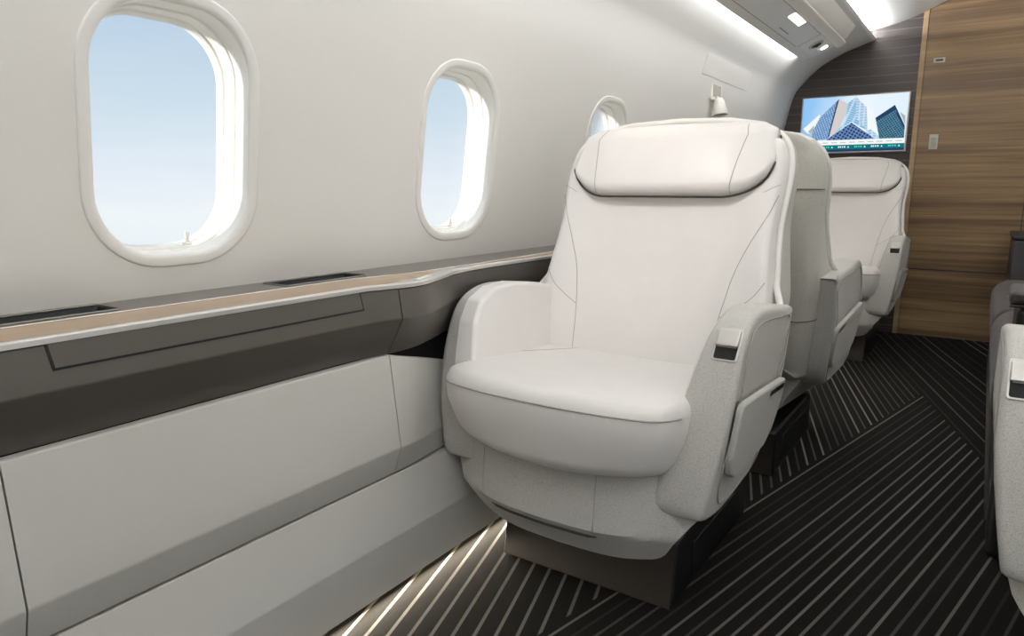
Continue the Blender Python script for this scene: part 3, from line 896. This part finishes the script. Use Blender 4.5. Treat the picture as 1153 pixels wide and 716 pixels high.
    gp = [Vector(hw(Vector((-1.0, -.006, z)))) + Vector((-.0015, 0, 0)) for z in frange(1.135, 1.03, 8)]
    gp += [Vector(hw(Vector((u, -.022, .9805 + (.012 * max(0, (abs(u) - .9) / .1) ** 2))))) + Vector((0, -.010, -.001)) for u in frange(-.985, .985, 48)]
    gp += [Vector(hw(Vector((1.0, -.006, z)))) + Vector((.0015, 0, 0)) for z in frange(1.03, 1.125, 8)]
    b = bmesh.new(); tube(b, gp, .0030, 6)  # dark-coloured tube paints in the shadow line around the headrest's lower edge
    put(b, 'headrest_shadow', M['shade_gap'], bk, None)
    # --- fabric shell behind
    L = []
    zs = frange(.33, 1.155, 40)
    right = [Vector((half_w(z), z)) for z in zs]
    topc = [Vector((.245, 1.176)), Vector((.19, 1.188)), Vector((.10, 1.196)), Vector((0, 1.199))]
    rt = right + topc
    o = rt + [Vector((-p.x, p.y)) for p in reversed(rt[:-1])]
    o = [p for p in o]
    bottom = [Vector((-.26, .318)), Vector((0, .312)), Vector((.26, .318))]
    o = resample(o + bottom, .03)
    def sh(a, z, t):
        yf = back_y(z) + .045
        yr = keys([(.31, .60), (.36, .63), (.45, .66), (.60, .685), (.9, .705), (1.05, .70), (1.13, .688), (1.2, .67)], z)
        yr = max(yr, yf + .05)
        return (a, lerp(yf, yr, t), z)
    b = bmesh.new()
    N = len(o)
    c0 = Vector((0, .75))
    st = [(0.0, 0.0), (0, .25), (0, .55), (.006, .75), (.020, .90), (.042, .98), (.07, 1.0), (.12, 1.0), (.20, 1.0)]
    nr = []
    for i in range(N):
        d = (o[(i + 1) % N] - o[i - 1]).normalized(); nr.append(Vector((-d.y, d.x)))
    rings = []
    for ins, t in st:
        ring = []
        for i in range(N):
            p = o[i] + nr[i] * min(ins, .05) 
            if ins > .05: p = p.lerp(Vector((0, .75 + (p.y - .75) * .55)), (ins - .05) / .35)
            ring.append(b.verts.new(sh(p.x, p.y, t)))
        rings.append(ring)
    for a in range(len(rings) - 1):
        for i in range(N): b.faces.new((rings[a][i], rings[a][(i + 1) % N], rings[a + 1][(i + 1) % N], rings[a + 1][i]))
    for rg in (rings[0], rings[-1]):
        f = b.faces.new(rg); bmesh.ops.triangulate(b, faces=[f])
    shl = put(b, 'seat_shell', M['fabric_shell'], None, None)
    for z in (1.0, .56):
        b = bmesh.new(); w = half_w(z) - .045
        hw_ = half_w(z); ed = [(.0, .55), (.006, .75), (.020, .90)]
        tube(b, [Vector(sh(-hw_ + i_, z, t_)) + Vector((-.001, .001, 0)) for i_, t_ in ed] + [Vector(sh(x, z, 1.0)) + Vector((0, .0025, 0)) for x in frange(-w, w, 24)] + [Vector(sh(hw_ - i_, z, t_)) + Vector((.001, .001, 0)) for i_, t_ in reversed(ed)], .0020, 5)
        put(b, 'shell_seam', M['shell_thread'], shl, None)
    # leather rim between shell and backrest, flaring out to the armrests below
    b = bmesh.new(); pth = []; rad = []
    rr = [Vector((half_w(z) - .001 + .024 * sstep(.76, .68, z), z)) for z in frange(.64 if pocket else .74, 1.155, 40)] + [Vector((.245, 1.174)), Vector((.15, 1.190)), Vector((0, 1.196))]
    full = rr + [Vector((-p.x, p.y)) for p in reversed(rr[:-1])]
    for p in full:
        pth.append((p.x, back_y(p.y) + .024 - .03 * sstep(.78, .67, p.y), p.y)); rad.append(.0085)
    tube(b, pth, rad, 10)
    put(b, 'shell_rim', M['leather_rim'], shl, None)
    # --- armrests
    dz = arm_lift; rear = arm_rear
    AO = [(-.026, .302), (-.042, .318), (-.044, .355), (-.032, .44), (-.002, .56), (.034, .655), (.074, .705), (.140, .733), (.22, .738), (.33, .726), (rear - .02, .712), (rear, .700),
          (rear - .016, .65), (rear - .046, .54), (rear - .072, .42), (rear - .11, .335), (rear - .19, .298), (.10, .284), (.02, .290)]
    ao = [Vector((p.x, p.y + dz + (.045 * sstep(.52, .32, p.y) if not pocket else 0))) for p in spline(AO, 5, True)]
    for s in (-1, 1):
        def am(a, z, t, s=s):     # t: 0 inner face .. .095 outer face
            f = clamp(t / .08)
            x = lerp(.316 - .092 * clamp((.72 - z + dz) / .42) ** 1.15, .393 - .040 * clamp((.58 - z + dz) / .28) ** 1.3, f) + (t - .08 * f)
            return (s * x, a, z)
        b = bmesh.new(); prism(b, ao, 0, .08, .012, .014, am, 5)
        arm = put(b, 'armrest', M['fabric'], None, 50, True)
        # inner leather pad
        IN = [(.012, .45), (.036, .55), (.066, .645), (.10, .693), (.15, .716), (.24, .722), (.36, .708), (rear, .69), (rear, .45)] if s == aisle else [(-.042, .44), (-.014, .56), (.021, .658), (.062, .710), (.13, .738), (.22, .743), (.36, .726), (rear - .005, .706), (rear - .005, .45)]
        ip = resample(round_poly([(a, z + dz) for a, z in IN], .03, 4), .03)
        b = bmesh.new(); prism(b, ip, .036 if s != aisle else .004, -.014, 0, .012, am, 4)
        put(b, 'arm_pad', M['leather'], arm, 50, True)
        if s != aisle: continue
        # front latch
        def lm(a, z, t, s=s):     # a across (0..1 over the front face), t outwards from the front profile
            prof = [(p.x, p.y) for p in ao if p.x < .15]
            best = min(prof, key=lambda q: abs(q[1] - z))
            return (s * a, front_y(z) - t * .95, z + t * .3)
        fpts = sorted([(p.y, p.x) for p in ao if p.x < .12 and p.y > .33], key=lambda q: q[0])
        def front_y(z):
            for (z0, y0), (z1, y1) in zip(fpts, fpts[1:]):
                if z0 <= z <= z1 and z1 > z0: return lerp(y0, y1, (z - z0) / (z1 - z0))
            return fpts[-1][1] if z > fpts[-1][0] else fpts[0][1]
        z0, z1 = .646 + dz, .708 + dz
        b = bmesh.new(); prism(b, round_poly([(.332, z0), (.386, z0), (.386, z1), (.332, z1)], .007, 4), -.006, .0026, 0, .0015, lm, 3)
        lt = put(b, 'latch_bezel', M['silver'], arm, 30)
        b = bmesh.new(); prism(b, round_poly([(.336, z0 + .004), (.382, z0 + .004), (.382, z1 - .005), (.336, z1 - .005)], .004, 3), .0024, .0031, 0, 0, lm, 2)
        put(b, 'latch_recess', M['gap'], lt, 30)
        b = bmesh.new(); prism(b, round_poly([(.3355, z0 + .029), (.3825, z0 + .029), (.3825, z1 - .003), (.3355, z1 - .003)], .004, 3), .002, .009, 0, .003, lm, 3)
        put(b, 'latch_paddle', M['silver'], lt, 30)
        # outer side panel with pocket
        SP = [(.022, .395), (.046, .52), (.078, .64), (.118, .694), (.20, .708), (.33, .698), (rear - .034, .682), (rear - .070, .56), (rear - .096, .43), (rear - .138, .350), (rear - .20, .316), (.11, .304), (.05, .325)]
        sp_ = [Vector((p.x, p.y + dz)) for p in spline(SP, 4, True)]
        b = bmesh.new(); tube(b, [am(p.x, p.y, .0802) for p in sp_], .0016, 6, True)
        put(b, 'piping', M['seam'], arm, None)
        if not pocket: continue
        FL = [(.040, .556), (rear - .052, .536), (rear - .062, .48), (rear - .092, .41), (rear - .14, .374), (.10, .366), (.055, .39), (.034, .43)]
        fl = resample(round_poly(FL, .022, 4), .025)
        b = bmesh.new(); prism(b, fl, .079, .092, 0, .006, am, 4)
        fp = put(b, 'pocket_flap', M['fabric'], arm, 50, True)
        b = bmesh.new(); prism(b, round_poly([(rear - .20, .532), (rear - .072, .525), (rear - .074, .513), (rear - .20, .520)], .004, 3), .0925, .0932, 0, 0, am, 2)
        put(b, 'slot', M['dark_metal'], fp, 30)
    return root
def copy_tree(src, parent=None):
    c = src.copy(); COL.objects.link(c)
    if parent: c.parent = parent
    for ch in list(src.children): copy_tree(ch, c)
    return c
SW = math.radians(-1)
s1 = seat('large white leather cabin seat in the middle, facing the viewer, nearest of its row', (-.78, 1.40, 0), 0, SW)
s2 = seat('cabin seat turned away, grey fabric back seen behind the nearest white seat', (-.78, 3.13, 0), PI, 0, arm_rear=.635, aisle=-1)
s3 = copy_tree(s1); s3.location = (-.76, 4.38, 0); s3['label'] = 'farthest white leather cabin seat, facing the viewer in front of the screen bulkhead'
s4 = seat('pale cabin seat at the right edge, only its near armrest and latch in frame', (.444, 1.40, 0), 0, 0, arm_lift=0, aisle=-1, pocket=False)

# ------------------------------------------------------------------ divan and cabinets on the right, beyond the near right seat
dv = thing('divan', 'dark grey-brown divan with rounded front behind the pale armrest on the right', 'sofa', (0, 0, 0))
b = bmesh.new(); roundbox(b, (.36, 1.20, .14), .02, (1, 1, 1), 3, None, (.445, 3.62, .145)); finish(b, 'base', M['divan_dark'], dv, angle=None, wn=True)
for i, (y0, y1) in enumerate(((2.44, 3.62), (3.625, 4.80))):
    b = bmesh.new(); roundbox(b, (.36, (y1 - y0) / 2, .12), (.10, .05, .09), (4, 6, 2), 6, None, (.425, (y0 + y1) / 2, .385)); finish(b, 'seat_cushion', M['divan'], dv, angle=None)
b = bmesh.new(); roundbox(b, (.11, 1.19, .20), .07, (2, 6, 2), 5, None, (.70, 3.62, .66)); finish(b, 'back_cushion', M['divan'], dv, angle=None)
cb = thing('cabinet', 'dark grey cabinet end at the right edge in front of the walnut bulkhead', 'cabinet', (0, 0, 0))
b = bmesh.new(); roundbox(b, (.34, .30, .36), .012, (1, 1, 1), 3, None, (.48, 5.13, .36)); finish(b, 'body', M['divan_dark'], cb, angle=None, wn=True)
b = bmesh.new(); roundbox(b, (.345, .305, .012), .006, (1, 1, 1), 3, None, (.475, 5.13, .732)); finish(b, 'top', M['plinth_side'], cb, angle=None, wn=True)
st_ = thing('side_console', 'dark side console with silver edge just behind the pale right armrest', 'table', (0, 0, 0))
b = bmesh.new(); roundbox(b, (.26, .10, .35), .02, (1, 1, 1), 3, None, (.350, 2.30, .35)); finish(b, 'body', M['plinth_side'], st_, angle=None, wn=True)
b = bmesh.new(); roundbox(b, (.278, .102, .003), .0025, (1, 1, 1), 2, None, (.350, 2.30, .703)); finish(b, 'metal_edge', M['dark_metal'], st_, angle=None, wn=True)
b = bmesh.new(); roundbox(b, (.277, .100, .018), .012, (1, 1, 1), 3, None, (.350, 2.30, .724)); finish(b, 'top', M['divan_dark'], st_, angle=None, wn=True)

# ------------------------------------------------------------------ lights
def area(name, loc, target, sx, sy, power, color=(1, 1, 1), spread=180):
    l = bpy.data.lights.new(name, 'AREA'); l.shape = 'RECTANGLE'; l.size = sx; l.size_y = sy; l.energy = power; l.color = color; l.spread = math.radians(spread)
    o = bpy.data.objects.new(name, l); COL.objects.link(o); o.location = loc
    d = (Vector(target) - Vector(loc)).normalized()
    z = -d; yv = Vector((0, 1, 0)); xv = yv.cross(z)
    if xv.length < 1e-3: xv = Vector((1, 0, 0))
    xv.normalize(); yv = z.cross(xv)
    o.matrix_world = Matrix.Translation(loc) @ Matrix((xv, yv, z)).transposed().to_4x4()
    return o
def spot(name, loc, target, power, deg, blend, size, color):
    l = bpy.data.lights.new(name, 'SPOT'); l.energy = power; l.spot_size = math.radians(deg); l.spot_blend = blend; l.shadow_soft_size = size; l.color = color
    o = bpy.data.objects.new(name, l); COL.objects.link(o); o.location = loc
    o.rotation_euler = (Vector(target) - Vector(loc)).to_track_quat('-Z', 'Y').to_euler(); return o
WARM = (1.0, .96, .90); NEUT = (.945, .975, 1.02)
area('ceiling_fill', (XC, 1.2, 2.19), (XC, 1.2, 0), .40, 5.2, 14.8, NEUT)  # unseen overhead panel, added for the main ambient light
area('cove_lamp_left', (-1.075, 1.7, 1.842), (-1.4, 1.7, 1.70), .015, 6.4, 14, NEUT)
area('cove_lamp_upper', (-.80, 2.0, 2.012), (-.60, 2.0, 2.16), .012, 7.0, 52, NEUT)
area('cove_lamp_right', (mirror(-.80), 2.0, 2.012), (mirror(-.60), 2.0, 2.16), .012, 7.0, 22, NEUT)
area('right_wall_fill', (mirror(-1.0), 1.7, 1.80), (mirror(-1.4), 1.7, 1.5), .03, 6.4, 28, NEUT)  # added out of view: right-wall bounce brightens the service panel and seat
spot('reading_spot', (-.80, 1.15, 1.80), (-.80, 1.93, 1.02), 19, 44, 1.0, .05, (1.0, .93, .90))
spot('reading_spot_far', (-.88, 3.96, 1.845), (-.78, 4.75, .80), 10, 60, 1.0, .04, (1.0, .93, .86))
spot('aisle_spot', (-.10, 0.2, 2.15), (-.70, 1.5, .5), 16, 60, 1.0, .08, NEUT)
area('kick_lamp', (-1.144, 1.9, .027), (-1.0, 1.9, -.07), .008, 5.5, 27.0, (1.0, .90, .74), 125)

# daylight
sun = bpy.data.lights.new('sun', 'SUN'); sun.energy = 9.0; sun.angle = math.radians(2); sun.color = (1, .98, .94)
so = bpy.data.objects.new('sun', sun); COL.objects.link(so)
so.rotation_euler = Vector((.22, 1.0, -.16)).to_track_quat('-Z', 'Y').to_euler()
w = bpy.data.worlds.new('sky'); scene.world = w; w.use_nodes = True
nt = w.node_tree; nt.nodes.clear()
out = nt.nodes.new('ShaderNodeOutputWorld'); bg = nt.nodes.new('ShaderNodeBackground')
tc = nt.nodes.new('ShaderNodeTexCoord'); sp = nt.nodes.new('ShaderNodeSeparateXYZ'); nt.links.new(tc.outputs['Generated'], sp.inputs[0])
mp = nt.nodes.new('ShaderNodeMapping'); mp.inputs['Scale'].default_value = (3, 3, 26); nt.links.new(tc.outputs['Generated'], mp.inputs[0])
nz = nt.nodes.new('ShaderNodeTexNoise'); nz.inputs['Scale'].default_value = 2.2; nz.inputs['Detail'].default_value = 5; nt.links.new(mp.outputs[0], nz.inputs['Vector'])
def wm(op, a, b):
    n = nt.nodes.new('ShaderNodeMath'); n.operation = op
    for s, v in zip(n.inputs, (a, b)):
        if isinstance(v, bpy.types.NodeSocket): nt.links.new(v, s)
        else: s.default_value = v
    return n.outputs[0]
f = wm('ADD', sp.outputs[2], wm('MULTIPLY', wm('SUBTRACT', nz.outputs[0], .5), .05))
f = wm('ADD', wm('MULTIPLY', f, 1.25), .5)
rp = nt.nodes.new('ShaderNodeValToRGB'); nt.links.new(f, rp.inputs[0])
els = rp.color_ramp.elements
stops = [(.28, lin((246, 249, 251))), (.40, lin((242, 246, 250))), (.46, lin((246, 249, 252))), (.53, lin((234, 240, 249))), (.62, lin((214, 229, 240))), (.78, lin((190, 210, 231)))]
while len(els) < len(stops): els.new(.5)
for e, (p, c) in zip(els, stops): e.position = p; e.color = c
nt.links.new(rp.outputs[0], bg.inputs[0]); bg.inputs[1].default_value = 1.0
nt.links.new(bg.outputs[0], out.inputs[0])

# ------------------------------------------------------------------ camera
cam = bpy.data.cameras.new('camera'); co = bpy.data.objects.new('camera', cam); COL.objects.link(co)
co.location = (0, 0, 1.0); co.rotation_euler = (math.radians(90 - 10.46), 0, math.radians(34.0))
cam.sensor_fit = 'HORIZONTAL'; cam.sensor_width = 36; cam.lens = 785 / 1153 * 36; cam.clip_start = .01
scene.camera = co
vs = scene.view_settings
vs.view_transform = 'Standard'; vs.look = 'None'; vs.exposure = 0; vs.gamma = 1; vs.use_curve_mapping = False
cy = scene.cycles
cy.use_denoising = True; cy.max_bounces = 10; cy.diffuse_bounces = 6; cy.glossy_bounces = 4; cy.transparent_max_bounces = 8; cy.sample_clamp_indirect = 6
cy.caustics_reflective = False; cy.caustics_refractive = False
